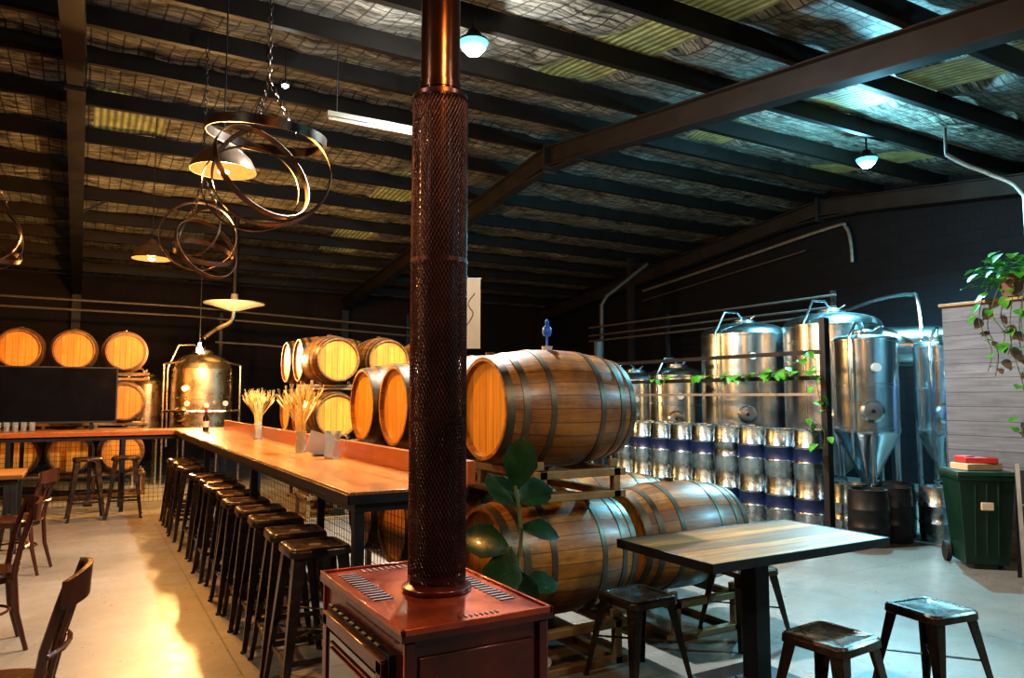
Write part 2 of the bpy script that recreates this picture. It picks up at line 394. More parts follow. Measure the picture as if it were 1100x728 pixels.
for y in(10.45,11.17):
    for z in(.58,1.29,2.00): put('oak_barrel',BM,(3.02,y,z),0)
rack((3.02,10.81),0,1.42,0,.242)
def crossrun(x0,n,y,zs,sc=.94):
    st=.72*sc+.005
    for i in range(n):
        for z in zs:
            o=put('oak_barrel',BM,(x0+i*st,y,z),pi/2); o.scale=(sc,sc,sc)
    for i,z in enumerate(zs):
        lo=0 if i==0 else zs[i-1]+.345*sc
        rack((x0+(n-1)*st/2,y),0,st*n,lo,z-.338*sc,ax='Y')
crossrun(-.82-.68*2,5,13.15,(.66,1.42,2.18))
crossrun(2.70,3,9.35,(.60,1.27,1.95),.90)

# ---------------------------------------------------------------- bars
def meshpanel(b,p0,p1,z0,z1,st=.06):
    p0=Vector(p0);p1=Vector(p1);L=(p1-p0).length;k=int(L/st)
    for i in range(k+1):
        p=p0.lerp(p1,i/k); b.beam((p.x,p.y,z0),(p.x,p.y,z1),.004,.004,'dsteel')
    for i in range(int((z1-z0)/st)+1):
        z=z0+i*st; b.beam((p0.x,p0.y,z),(p1.x,p1.y,z),.004,.004,'dsteel')
b=MB(); X0,X1,Y0,Y1=1.10,1.72,3.44,11.0
b.box(((X0+X1)/2,(Y0+Y1)/2,1.025),(X1-X0,Y1-Y0,.05),'bartop')
b.box((X0-.004,(Y0+Y1)/2,1.015),(.008,Y1-Y0,.045),'dsteel'); b.box(((X0+X1)/2,Y0-.004,1.015),(X1-X0,.008,.045),'dsteel')
b.box((X1+.02,(Y0+Y1)/2,1.11),(.045,Y1-Y0,.12),'redwood')
for x in(X0+.06,X1-.04): b.box((x,(Y0+Y1)/2,.975),(.05,Y1-Y0-.04,.05),'dsteel')
k=3
for i in range(k+1):
    y=Y0+.05+(Y1-Y0-.1)*i/k
    for x in(X0+.06,X1-.04): b.box((x,y,.475),(.05,.05,.95),'dsteel')
    b.box(((X0+X1)/2,y,.975),(X1-X0-.1,.05,.05),'dsteel'); b.box(((X0+X1)/2,y,.10),(X1-X0-.1,.04,.04),'dsteel')
b.box((X1-.04,(Y0+Y1)/2,.12),(.04,Y1-Y0-.1,.04),'dsteel')
b.cyl((X0+.3,Y0+.05,.25),(X0+.3,Y1-.05,.25),.02,'dsteel')
meshpanel(b,(X1-.005,Y0+.05,0),(X1-.005,Y1,0),.04,.95)
b.done('bar_counter',bev=.003)
b=MB(); CX0,CX1,CY0,CY1=-4.6,1.80,11.03,11.65
b.box(((CX0+CX1)/2,(CY0+CY1)/2,1.02),(CX1-CX0,CY1-CY0,.06),'bartopx')
b.box(((CX0+CX1)/2,CY0-.004,1.015),(CX1-CX0,.008,.05),'redwood')
for y in(CY0+.06,CY1-.04): b.box(((CX0+CX1)/2,y,.96),(CX1-CX0-.04,.05,.06),'dsteel')
for i in range(6):
    x=CX0+.05+(CX1-CX0-.1)*i/5
    for y in(CY0+.06,CY1-.04): b.box((x,y,.465),(.05,.05,.93),'dsteel')
meshpanel(b,(CX0+.05,CY1-.0,0),(CX1-.05,CY1-.0,0),.04,.93)
b.done('cross_bar_counter',bev=.003)

# ---------------------------------------------------------------- stools
def stool_mesh(h,half=.155,foot=.215):
    b=MB()
    def rsq(hs,rr,z,n=5):
        out=[]
        for cx,cy,a0 in((1,1,0),(-1,1,pi/2),(-1,-1,pi),(1,-1,3*pi/2)):
            for i in range(n): 
                a=a0+pi/2*i/(n-1); out.append((cx*(hs-rr)+rr*math.cos(a),cy*(hs-rr)+rr*math.sin(a),z))
        return out
    loops=[rsq(half-.02,.04,h-.045),rsq(half+.006,.045,h-.042),rsq(half+.004,.045,h-.012),rsq(half-.006,.04,h),rsq(half-.03,.03,h),rsq(half-.036,.03,h-.005),rsq(.03,.02,h-.006)]
    n=len(loops[0]); vs=sum(loops,[]); fs=[]
    for j in range(len(loops)-1):
        for i in range(n): fs.append((j*n+i,j*n+(i+1)%n,(j+1)*n+(i+1)%n,(j+1)*n+i))
    fs.append(tuple(range(n))); b.add(vs,fs,'gun'); b.add([ (x,y,h-.0065) for x,y,z in loops[-1]],[tuple(range(n))],'black')
    tp=half-.015
    for sx in(-1,1):
        for sy in(-1,1):
            T0=Vector((sx*tp,sy*tp,h-.03)); F0=Vector((sx*foot,sy*foot,0))
            for ax in(0,1):
                w0,w1=.062,.026; d=Vector((-sx,0,0)) if ax==0 else Vector((0,-sy,0)); nn=Vector((0,-sy*.005,0)) if ax==0 else Vector((-sx*.005,0,0))
                vs=[T0,T0+d*w0,T0+d*w0+nn,T0+nn,F0,F0+d*w1,F0+d*w1+nn,F0+nn]
                b.add(vs,[(0,1,2,3),(7,6,5,4),(0,4,5,1),(1,5,6,2),(2,6,7,3),(3,7,4,0)],'gun')
            b.cyl((sx*(foot-.008),sy*(foot-.008),0),(sx*(foot-.008),sy*(foot-.008),.015),.016,'black',n=8)
    def at(z): return foot+(tp-foot)*z/(h-.03)-.012
    if h>.6:
        for z in(.22,):
            a=at(z)
            for s_ in(-1,1):
                b.beam((-a,s_*a,z),(a,s_*a,z),.028,.006,'gun',up=(0,1,0)); b.beam((s_*a,-a,z+.0),(s_*a,a,z+.0),.028,.006,'gun',up=(1,0,0))
    z=h*.42 if h>.6 else h*.45; a=at(z)
    b.beam((-a,-a,z),(a,a,z),.02,.006,'gun'); b.beam((-a,a,z+.007),(a,-a,z+.007),.02,.006,'gun')
    return b.mesh('stool')
SB=stool_mesh(.75,.15,.205); SL=stool_mesh(.45,.155,.205)
for i,y in enumerate([3.88,4.34,4.86,5.31,5.76,6.24,6.76,7.26,7.80,8.72,9.3,9.85]):
    put('metal_bar_stool',SB,(1.08+random.uniform(-.02,.02),y,0),random.uniform(-.06,.06),.0015)
for x in(.08,.50): put('metal_bar_stool',SB,(x,10.62,0),random.uniform(-.1,.1),.0015)
for x,y,a in((2.62,3.21,.02),(3.62,3.40,-.1),(2.92,2.24,.08),(3.74,2.28,-.12)): put('metal_low_stool',SL,(x,y,0),a,.0015)

# ---------------------------------------------------------------- dining table right
b=MB(); tx,ty=3.10,2.83
b.box((0,0,.735),(1.26,.67,.035),'table'); 
for s_ in(-1,1): b.box((0,s_*.34,.732),(1.28,.012,.045),'dsteel'); b.box((s_*.635,0,.732),(.012,.69,.045),'dsteel')
b.box((0,0,.70),(.75,.07,.035),'dsteel'); b.box((0,0,.70),(.07,.5,.035),'dsteel')
b.box((0,0,.36),(.10,.10,.69),'dsteel'); b.box((0,0,.012),(.50,.50,.016),'dsteel'); b.box((0,0,.03),(.16,.16,.02),'dsteel')
for sx in(-1,1):
    for sy in(-1,1): b.cyl((sx*.2,sy*.2,0),(sx*.2,sy*.2,.006),.02,'black')
b.done('timber_dining_table',(tx,ty,0),0,.003)
b=MB(); b.box((0,0,.73),(1.1,.8,.04),'tablew')
for sx in(-1,1):
    for sy in(-1,1): b.beam((sx*.48,sy*.33,.71),(sx*.5,sy*.35,0),.05,.05,'dsteel')
    b.box((sx*.48,0,.68),(.04,.66,.05),'dsteel')
for sy in(-1,1): b.box((0,sy*.33,.68),(.96,.04,.05),'dsteel')
b.done('cafe_table',(-1.02,9.0,0),0,.003)

# ---------------------------------------------------------------- chairs
def chair_mesh():
    b=MB()
    n=28; pr=[(.0,.435),(.19,.432),(.205,.438),(.21,.452),(.203,.463),(.17,.462),(.0001,.455)]
    b.lathe([(max(r,.0001),z) for r,z in pr],'chair',n); b.lathe([(.165,.40),(.185,.40),(.185,.436),(.165,.436)],'chair',n,closed=True)
    for sx in(-1,1):
        b.tube([(sx*.14,.13,.44),(sx*.155,.16,.25),(sx*.175,.20,0)],[.018,.017,.012],'chair',8)
        b.tube([(sx*.165,-.24,0),(sx*.15,-.185,.22),(sx*.155,-.165,.44),(sx*.175,-.19,.62),(sx*.19,-.235,.78),(sx*.19,-.255,.85)],[.013,.017,.018,.016,.015,.013],'chair',8)
        b.tube([(sx*.05,-.185,.45),(sx*.055,-.22,.62),(sx*.06,-.27,.80)],.010,'chair',6)
    def crest(z0,z1,w):
        vs=[];k=12
        for i in range(k+1):
            u=-1+2*i/k; x=u*w; 
            for z,th in((z0,0),(z1,0),(z1,.018),(z0,.018)):
                y=-.235-.05*(1-u*u)-(.06*(z-.75))-th; zz=z+(.018*(1-u*u) if z==z1 else 0); vs.append((x,y,zz))
        fs=[]
        for i in range(k):
            for j in range(4): fs.append((i*4+j,i*4+(j+1)%4,(i+1)*4+(j+1)%4,(i+1)*4+j))
        fs+=[(0,1,2,3),tuple(k*4+j for j in range(4))]; b.add(vs,fs,'chair')
    crest(.765,.86,.215)
    b.tube([(-.185,-.2,.60),(-.09,-.235,.60),(0,-.245,.60),(.09,-.235,.60),(.185,-.2,.60)],.010,'chair',6)
    b.ring((0,0,.22),.165,.009,'chair',None,24,6)
    return b.mesh('chair')
CM=chair_mesh()
for x,y,a in((-.25,3.30,1.45),(-.50,5.50,1.75),(-.46,7.75,1.3),(-1.2,8.20,0)):
    put('bentwood_chair',CM,(x,y,0),a,0)

# ---------------------------------------------------------------- stove + flue
b=MB(); x0,x1,y0,y1,H=.815,1.30,2.03,2.85,.83; cx,cy=(x0+x1)/2,(y0+y1)/2
b.box((cx,cy,.47),(x1-x0-.03,y1-y0-.03,.66),'stove')
b.box((cx,cy,.815),(x1-x0+.02,y1-y0+.02,.022),'stove'); b.box((cx,cy,.828),(x1-x0-.0,y1-y0-.0,.010),'stovelit')
for s_ in(-1,1):
    b.box((cx,cy+s_*((y1-y0)/2+.004),.832),(x1-x0+.02,.012,.02),'stovelit'); b.box((cx+s_*((x1-x0)/2+.004),cy,.832),(.012,y1-y0+.02,.02),'stovelit')
for sx,sy in((0,0),(1,0),(0,1),(1,1)):
    b.box((x0+.03+sx*(x1-x0-.06),y0+.03+sy*(y1-y0-.06),.07),(.05,.05,.14),'black')
for i in range(13):
    b.box((x0+.07,y0+.36+i*.032,.8345),(.07,.012,.004),'black')
    b.box((x1-.06,y0+.16+i*.03,.8345),(.055,.012,.004),'black')
for i in range(10): b.box((x0+.14+i*.024,y1-.05,.8345),(.009,.05,.004),'black')
for i in range(8): b.box((x0+.20+i*.018,y0+.05,.8345),(.006,.02,.004),'black')
b.box((x0+.008,cy,.50),(.03,.62,.48),'black'); b.box((x0-.012,cy,.48),(.02,.52,.38),'soot')
for yy in(-.28,.28): b.box((x0-.014,cy+yy,.49),(.03,.045,.46),'stove')
for zz in(.275,.705): b.box((x0-.014,cy,zz),(.03,.60,.045),'stove')
for i in range(9): b.box((x0-.018,cy-.24+i*.06,.755),(.012,.035,.008),'black')
b.cyl((x0-.03,cy-.26,.52),(x0-.07,cy-.26,.52),.012,'conduit'); b.cyl((x0-.07,cy-.26,.58),(x0-.07,cy-.26,.42),.012,'conduit')
for zz in (.62,.64): b.box((x0-.026,cy,zz),(.006,.44,.006),'stovelit')
b.box((cx,y0+.012,.47),(x1-x0-.10,.012,.56),'stove')
for sx in(x0+.02,x1-.02): b.box((sx,y0+.008,.47),(.03,.02,.66),'stove')
for sx,sy in((x0+.008,y0+.006),(x1-.008,y0+.006),(x0+.008,y1-.006)): b.box((sx,sy,.47),(.012,.012,.66),'stovelit')
px,py=1.09,2.42
b.lathe([(.12,.835),(.12,.85),(.085,.87)],'stove',40,Matrix.Translation((px,py,0)))
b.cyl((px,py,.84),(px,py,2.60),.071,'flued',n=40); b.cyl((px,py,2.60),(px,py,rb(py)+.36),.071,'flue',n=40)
for z in(2.62,3.6): b.band((px,py,z),.071,.03,.004,'flue')
n=48; dz=.0128; rows_=int((2.58-.87)/dz); Rr=.098
vs=[(px+Rr*math.cos(2*pi*(i+(j%2)*.5)/n),py+Rr*math.sin(2*pi*(i+(j%2)*.5)/n),.87+j*dz) for j in range(rows_+1) for i in range(n)]
b.done('wood_stove',bev=.003)
b2=MB(); fs=[]
for j in range(rows_-1):
    for i in range(n):
        if j%2==0: l=(j+1)*n+(i-1)%n; r_=(j+1)*n+i
        else: l=(j+1)*n+i; r_=(j+1)*n+(i+1)%n
        fs.append((j*n+i,r_,(j+2)*n+i,l))
b2.add(vs,fs,'shield'); sh=b2.done('flue_heat_shield'); md=sh.modifiers.new('wire','WIREFRAME'); md.thickness=.0058; md.use_even_offset=False
b=MB()
for z in(.885,1.42,1.98,2.58): b.band((px,py,z),Rr-.002,.015,.004,'shield')
for a in range(3):
    for z in (.885,2.575): b.beam((px+.072*math.cos(a*2.1),py+.072*math.sin(a*2.1),z),(px+.098*math.cos(a*2.1),py+.098*math.sin(a*2.1),z),.01,.01,'shield')
o=b.done('clamp_rings'); o.parent=sh

# ---------------------------------------------------------------- kegs
def keg_mesh(band,body='ssb'):
    b=MB(); r=.195
    pr=[(.0001,.03),(.15,.03),(.17,.0),(.185,0),(.188,.05),(r,.075),(r,.17),(r+.007,.18),(r+.007,.195),(r,.205),(r,.345),(r+.007,.355),(r+.007,.37),(r,.38),(r,.475),(.188,.50),(.186,.56),(.17,.56),(.165,.51),(.06,.525),(.03,.53),(.03,.545),(.0001,.545)]
    mf=[body]*(len(pr)-1)
    if band: mf[9]='blue'
    b.lathe(pr,body,28,mf=mf); return b.mesh('keg')
KM=keg_mesh(True); KN=keg_mesh(False); KD=keg_mesh(False,'dsteel')
for i in range(9):
    for z in(0,.56):
        put('beer_keg',KM if random.random()<.8 else KN,(7.22,5.72+i*.415,z),random.uniform(0,3))
        if z==0 or i>2: put('beer_keg',KM,(7.64,5.80+i*.415,z),random.uniform(0,3))
for x,y,k in((6.98,4.86,KD),(7.38,4.86,KD),(7.25,5.27,KN),(7.82,4.62,KN),(7.75,5.06,KD)): put('beer_keg',k,(x,y,0),1)
b=MB(); fx=6.88; ya,yb=5.24,9.3
for y in(ya,yb): b.box((fx,y,1.17),(.08,.07,2.34),'black')
for z in(1.70,1.98): b.box((fx,(ya+yb)/2,z),(.05,yb-ya,.045),'black')
b.box((fx,(ya+yb)/2,1.52),(.03,yb-ya,.03),'conduit')
b.done('steel_post_railing')

# ---------------------------------------------------------------- tanks
def tank(name,loc,r,zc,zt,cone=True,m='ss',zlow=.35,piping=True,rz=0,dome=.22,legs=True):
    b=MB()
    if cone: prof=[(.0001,zlow-.02),(.05,zlow-.02),(.05,zlow+.03),(r*.97,zc-.03),(r,zc)]
    else: prof=[(.0001,zc-.1),(r*.6,zc-.085),(r*.93,zc-.035),(r,zc)]
    mid=(zc+zt)/2
    prof+=[(r,zc+.02),(r+.006,zc+.025),(r+.006,zc+.05),(r,zc+.055),(r,mid-.02),(r+.005,mid-.015),(r+.005,mid+.015),(r,mid+.02),(r,zt-.04),(r+.008,zt-.035),(r+.008,zt-.01),(r,zt)]
    for i in range(1,7):
        a=i/6*pi/2; prof.append((max(r*math.cos(a),.0001),zt+dome*r*1.3*math.sin(a)))
    b.lathe(prof,m,56)
    top=zt+dome*r*1.3
    b.lathe([(.0001,top+.06),(.13,top+.055),(.16,top+.03),(.16,top-.03)],m,24); b.ring((0,0,top+.01),.17,.012,m)
    b.cyl((.0,-.14,top+.05),(0,-.22,top+.09),.012,m)
    if legs:
        for i in range(4):
            a=pi/4+i*pi/2; rr=r*.9
            b.cyl((rr*math.cos(a),rr*math.sin(a),zc+.15),(rr*math.cos(a),rr*math.sin(a),0.02),.032,m,n=12); b.cyl((rr*math.cos(a),rr*math.sin(a),.02),(rr*math.cos(a),rr*math.sin(a),0),.05,m)
    if cone: b.cyl((0,0,zlow),(0,0,zlow-.14),.03,m); b.cyl((0,0,zlow-.11),(-.25,-.05,zlow-.11),.02,m)
    if piping:
        b.tube([(-r-.05,-.1,zc-.3),(-r-.06,-.1,mid),(-r-.06,-.1,zt),(-r*.8,-.1,top+.12),(-r*.3,-.05,top+.14),(0,0,top+.05)],.018,m,10)
        T=Matrix.Translation((-r*.72,-r*.72,zc+.25))@Vector((-1,-1,0)).to_track_quat('Z','Y').to_matrix().to_4x4()
        b.lathe([(.0001,.05),(.1,.045),(.13,.02),(.13,-.05)],m,24,T); b.lathe([(.0001,.08),(.02,.08),(.03,.03)],'dsteel',12,T)
        T=Matrix.Translation((-r*.6,-r*.8,zt-.35))@Vector((-.6,-.8,0)).to_track_quat('Z','Y').to_matrix().to_4x4()
        b.lathe([(.0001,.045),(.05,.045),(.055,-.02)],'white',20,T)
    return b.done(name,loc,rz)
tank('fermentation_tank',(8.60,7.95,0),.63,1.0,2.42)
tank('fermentation_tank',(8.85,6.62,0),.63,1.0,2.46)
tank('fermentation_tank',(8.10,5.62,0),.36,1.08,2.18,zlow=.42,dome=.12)
tank('fermentation_tank',(9.10,5.32,0),.27,1.05,2.12,zlow=.6)
tank('fermentation_tank',(8.45,9.25,0),.46,.9,1.85)
tank('fermentation_tank',(8.5,10.4,0),.48,.9,1.80)
tank('fermentation_tank',(8.6,11.7,0),.5,.9,1.9)
b=MB(); b.lathe([(.0001,-.75),(.2,-.72),(.28,-.62),(.28,.62),(.2,.72),(.0001,.75)],'ss',32,Matrix.Translation((0,0,2.20))@Matrix.Rotation(pi/2,4,'X'))
for sx in(-.2,.2):
    for sy in(-.5,.5): b.box((sx,sy,1.0),(.06,.06,2.0),'dsteel')
b.done('horizontal_buffer_tank',(10.1,6.1,0),.5)
b=MB()
for dz_ in(0,.12,.3):
    b.tube([(9.75,7.2,2.72+dz_),(9.75,8,2.72+dz_),(9.75,11,2.72+dz_),(9.75,13.5,2.72+dz_)],.020,'conduitd',8)
for y in(7.3,11,13.4): b.box((9.82,y,1.55),(.06,.06,3.1),'dsteel')
b.tube(smooth([(9.75,7.3,2.72),(9.7,6.9,2.78),(9.6,6.4,2.85),(9.5,5.9,2.85),(9.45,5.75,2.7),(9.45,5.7,1.6)],5),.025,'ss',8)
b.done('process_pipe_rack')
b=MB()
pts=[(8.85,5.0,.35),(8.72,4.90,.9),(8.72,4.92,1.3),(8.80,4.94,1.60),(8.95,4.96,1.68),(9.06,4.96,1.5),(9.06,4.93,1.0),(8.95,4.90,.5),(8.85,4.88,.15),(8.6,4.85,.03),(8.3,4.8,.03)]
b.tube(smooth(pts),.024,'hose',8)
b.tube(smooth([Vector(q)+Vector((-.06,-.05,.06)) for q in pts[:-2]]+[Vector((8.6,4.7,.04))]),.024,'hosew',8)
b.tube(smooth([(8.9,4.86,1.5),(8.75,4.82,1.2),(8.9,4.82,.8),(9.1,4.82,1.0),(9.05,4.84,1.4),(8.9,4.86,1.5)]),.020,'hose',8)
b.done('transfer_hose')

# brew kettle
kettle=tank('brew_kettle',(1.80,14.0,0),.50,.95,1.98,cone=False,m='brass',piping=True,dome=.42)
b=MB(); b.lathe([(.09,-.10),(.45,.01),(.52,.02),(.52,.04),(.07,.06),(.06,.2)],'white',40); b.cyl((0,0,.15),(0,0,rb(14)+.40-3.13),.05,'black')
b.tube(smooth([(0,0,-.08),(-.05,0,-.3),(-.3,0,-.45),(-.50,0,-.62)],6),.04,'brass',10)
o=b.done('flue_hood',(.50,0,3.13)); o.parent=kettle
tank('small_brew_vessel',(.95,14.45,0),.27,.95,1.72,cone=False,m='brass',dome=.35)
b=MB()
for dx in(-.62,.62):
    b.cyl((dx,-.1,0),(dx,-.1,2.05),.022,'brass'); 
b.tube([(-.62,-.1,2.05),(-.3,-.3,2.1),(.3,-.3,2.1),(.62,-.1,2.05)],.02,'brass',8)
b.tube([(-.62,-.1,1.25),(-.3,-.6,1.25),(.3,-.6,1.25),(.62,-.1,1.25)],.018,'brass',8)
for dx in(-.3,0,.3): b.lathe([(.0001,-.02),(.045,-.02),(.045,.02),(.0001,.02)],'conduit',16,Matrix.Translation((dx,-.62,1.35+.1*abs(dx)))@Matrix.Rotation(pi/2,4,'X')); b.cyl((dx,-.6,1.25),(dx,-.6,1.36),.01,'brass')
o=b.done('pipework_frame',(0,0,0)); o.parent=kettle
b=MB()
for z,y in((3.22,15.3),(3.05,15.35),(2.55,15.4)):
    b.tube([(-1.5 if z>2.8 else 2.2,y,z),(1.7 if z>2.8 else 3,y,z-.02),(6.3,y,z-.22)],.022,'conduitd',8)
for x in(-1.4,2.3,6.2): b.box((x,15.45,1.65),(.06,.06,3.3),'dsteel')
b.done('pipe_rack')
b=MB(); b.box((0,0,1.52),(1.42,.05,.78),'black'); b.box((0,-.028,1.525),(1.38,.006,.73),'screen')
for x in(-.4,.4): b.box((x,.05,.85),(.05,.05,1.7),'dsteel'); b.box((x,.05,.01),(.1,.45,.02),'dsteel')
b.done('television',(-.28,12.0,0))

# ---------------------------------------------------------------- pendants & ring sculptures
def light(o,name,e,col,dz,size=.05,dy=0,spot=None):
    l=D.lights.new(name,'SPOT' if spot else 'POINT'); l.energy=e; l.color=col; l.shadow_soft_size=size
    if spot: l.spot_size=math.radians(spot); l.spot_blend=.35
    lo=D.objects.new(name,l); SC.collection.objects.link(lo); lo.parent=o; lo.location=(0,dy,dz)
def pendant(x,y,z,s=1.0,power=120):
    b=MB()
    outer=[(.255,0),(.25,.03),(.215,.10),(.15,.165),(.08,.195),(.06,.24),(.035,.27),(.0001,.275)]
    inner=[(.25,0),(.243,.03),(.207,.098),(.145,.158),(.0001,.185)]
    b.lathe([(r*s,z_*s) for r,z_ in outer],'shadeo',40); b.lathe([(r*s,z_*s) for r,z_ in inner],'shadei',40)
    b.lathe([(.0001,-.03*s),(.04*s,-.01*s),(.06*s,.04*s),(.04*s,.10*s),(.02*s,.16*s)],'bulbw',16)
    b.cyl((0,0,.27*s),(0,0,rb(y)+.4-z),.006,'black',n=6)
    o=b.done('pendant_lamp',(x,y,z)); light(o,'pendant_light',power,(1,.45,.11),-.06)
pendant(.92,6.30,3.32,1.0,440); pendant(.72,10.75,3.30,.95,330); pendant(-2.6,5.5,3.3,.92,120); pendant(1.0,1.1,3.3,.92,80)  # the far left pendant is added out of view for warm light
pendant(-2.8,10.7,3.36,.92,120)  # extra pendant left of the view, added for warm light
def rings(x,y,z,R,spec):
    b=MB()
    for r,w,rx,ry,rz,dx,dz_ in spec:
        b.band((dx,0,dz_),r*R,w,.006,'iron',RZ(rz)@RX(rx)@RY(ry),64)
    top=rb(y)+.4-z
    for a in(0,2.1,4.2): b.chain((R*.5*math.cos(a),R*.5*math.sin(a),R*.8),(0,0,R*.8+.38))
    b.chain((0,0,R*.8+.38),(0,0,top))
    b.done('hoop_ring_sculpture',(x,y,z))
rings(1.06,5.30,3.04,.40,[(1,.065,.10,.06,0,0,.29),(1.0,.05,1.30,0,-.35,.04,.02),(.92,.045,1.15,0,.45,-.02,.03),(.80,.02,1.35,0,-.1,-.10,-.10)])
rings(.98,8.0,3.05,.36,[(1,.05,1.40,0,-.2,-.03,.06),(.92,.05,1.15,0,.5,.05,-.06),(.80,.05,.55,0,.2,.02,-.10),(.7,.025,1.3,0,-.9,-.02,.10)])
rings(-.90,8.9,3.1,.36,[(1,.04,1.35,0,.6,0,0),(.9,.045,.4,.2,.2,0,-.15),(.85,.03,1.3,.3,-.5,0,0)])
def highbay(x,y,z,e,col=(.62,.90,1.0),up=50):
    b=MB(); b.lathe([(.135,.045),(.13,.07),(.08,.10),(.05,.16),(.0001,.17)],'dsteel',28)
    b.lathe([(.095,-.02),(.115,.0),(.134,.045)],'lens',28); b.lathe([(.0001,-.075),(.06,-.062),(.10,-.015)],'bulbc',28)
    b.cyl((0,0,.15),(0,0,rb(y)+.4-z),.012,'dsteel',n=8)
    o=b.done('high_bay_light',(x,y,z)); light(o,'high_bay_led',e,col,-.15,.07,spot=160); light(o,'high_bay_spill',up,col,-.13,.07)
highbay(2.96,5.85,4.66,1200,(.92,.97,1.0),120); highbay(8.92,6.05,4.60,1250,(.24,.76,1.0),190); highbay(8.6,.3,3.85,850,(.28,.76,1.0),130); highbay(3.0,-.4,3.80,130,(.98,.88,.75),15)  # warm one behind the camera is added to light stove and table
highbay(-3.2,2.5,4.05,330,(1,.90,.74),20)
b=MB(); b.lathe([(.03,0),(.035,.05),(.0001,.08)],'dsteel',12); b.lathe([(.0001,-.03),(.03,-.005),(.034,.01)],'bulbc',12); b.cyl((0,0,.07),(0,0,.40),.006,'dsteel'); b.done('spot_lamp',(1.75,7.9,4.80))
b=MB(); b.lathe([(.0001,-.06),(.045,-.03),(.05,.01),(.02,.07),(.02,.12)],'bulbw',14); b.cyl((0,0,.1),(0,0,rb(13.2)+.4-2.25),.006,'black',n=6)
o=b.done('bare_bulb_lamp',(1.62,13.0,2.25)); light(o,'kettle_bulb',360,(1,.6,.22),-.05,.06,-.1)
b=MB(); b.box((0,0,.03),(1.2,.1,.05),'strip'); b.box((0,0,-.01),(1.18,.07,.04),'strip')
for s_ in(-.5,.5): b.cyl((s_,0,.05),(s_,0,rb(7)+.32-4.20),.006,'black',n=6)
b.done('fluorescent_batten',(2.55,7.0,4.20))
b=MB(); xw=12.4
b.tube(smooth([(xw,14.8,4.2),(xw,11.5,4.52),(xw,9.2,4.75),(xw,8.9,4.7),(xw,8.8,4.4),(xw,8.78,4.0)],5),.035,'conduit',8)
b.tube([(xw,14.8,3.95),(xw,9.8,4.4)],.02,'conduitd',8); b.done('wall_conduit')
b=MB(); b.tube(smooth([(9.35,5.25,4.55),(9.5,5.1,4.40),(9.6,4.85,4.22),(9.63,4.55,3.95),(9.63,4.5,3.4),(9.63,4.5,0)],5),.028,'conduit',10); b.cyl((9.35,5.25,4.55),(9.35,5.25,rb(5.25)+.4),.02,'conduitd'); b.done('riser_conduit')
b=MB(); b.tube([(10.1,13.5,0),(10.1,13.5,3.55),(10.2,13.45,3.75),(11.2,13.2,4.55)],.05,'conduitd',10); b.box((11.1,13.7,rb(13.7)/2+.15),(.12,.12,rb(13.7)+.3),'rafter'); b.done('steel_vent_pipe')

# ---------------------------------------------------------------- grey board partition w/ plants
b=MB(); b.box((7.56,2.6,1.2),(.10,3.46,2.4),'greyp'); b.box((7.56,2.6,2.41),(.16,3.5,.03),'rack'); b.done('grey_board_partition',bev=.003)
def vine(b,pts,m='leafb',L=.10,st=.06,spread=.05):
    p=smooth(pts,6); b.tube(p,.004,'stem',5); acc=0
    for i in range(1,len(p)):
        acc+=(p[i]-p[i-1]).length
        if acc>st:
            acc=0; d=Vector((random.uniform(-1,.2),random.uniform(-1,1),random.uniform(-.9,.3))); 
            l=L*random.uniform(.7,1.25); b.leaf(p[i]+Vector((random.uniform(-spread,spread) ,random.uniform(-spread,spread),0)),l,l*.85,d,(random.uniform(-.6,-.2),random.uniform(-.4,.4),1),m)
b=MB(); c0=Vector((7.57,3.66,2.43))
b.lathe([(.0001,0),(.11,0),(.14,.2),(.15,.21),(.13,.2),(.0001,.18)],'pot',24,Matrix.Translation(c0))
for i in range(120):
    a=random.uniform(0,2*pi); e=random.uniform(-.5,1.2); r=random.uniform(.10,.32)
    p=c0+Vector((r*math.cos(a)*math.cos(e),r*math.sin(a)*math.cos(e)*1.3,.20+r*.8*math.sin(e)))
    l=random.uniform(.08,.14); b.leaf(p,l,l*.8,(math.cos(a),math.sin(a),random.uniform(-.7,.4)),(0,0,1),'leafb')
for dy,ln in((-.25,1.5),(-.05,1.3),(.10,.5),(.22,.7),(-.5,.9),(-.15,1.1)):
    vine(b,[c0+Vector((-.05,dy*.5,.2)),c0+Vector((-.13,dy*.9,.08)),c0+Vector((-.14,dy+.05,-.3*ln)),c0+Vector((-.12,dy-.04,-.7*ln)),c0+Vector((-.13,dy,-ln))],L=.11,st=.10)
b.done('trailing_pothos_plant')
b=MB(); fx=6.85
vine(b,[(fx-.04,ya,2.0),(fx-.06,ya+.5,1.80),(fx-.05,ya+1.1,1.74),(fx-.05,ya+1.8,1.76),(fx-.04,ya+2.7,1.73)],L=.12,st=.05,spread=.07)
vine(b,[(fx-.06,ya+.05,1.9),(fx-.08,ya+.02,1.6),(fx-.07,ya-.03,1.35)],L=.11,st=.06,spread=.07)
vine(b,[(fx-.05,ya,1.77),(fx-.06,ya+.6,1.77),(fx-.05,ya+1.4,1.74)],L=.12,st=.06,spread=.07)
vine(b,[(fx-.06,ya+.15,1.3),(fx-.08,ya-.04,1.15),(fx-.07,ya-.03,.95)],L=.11,st=.06,spread=.07)
b.done('climbing_vine')

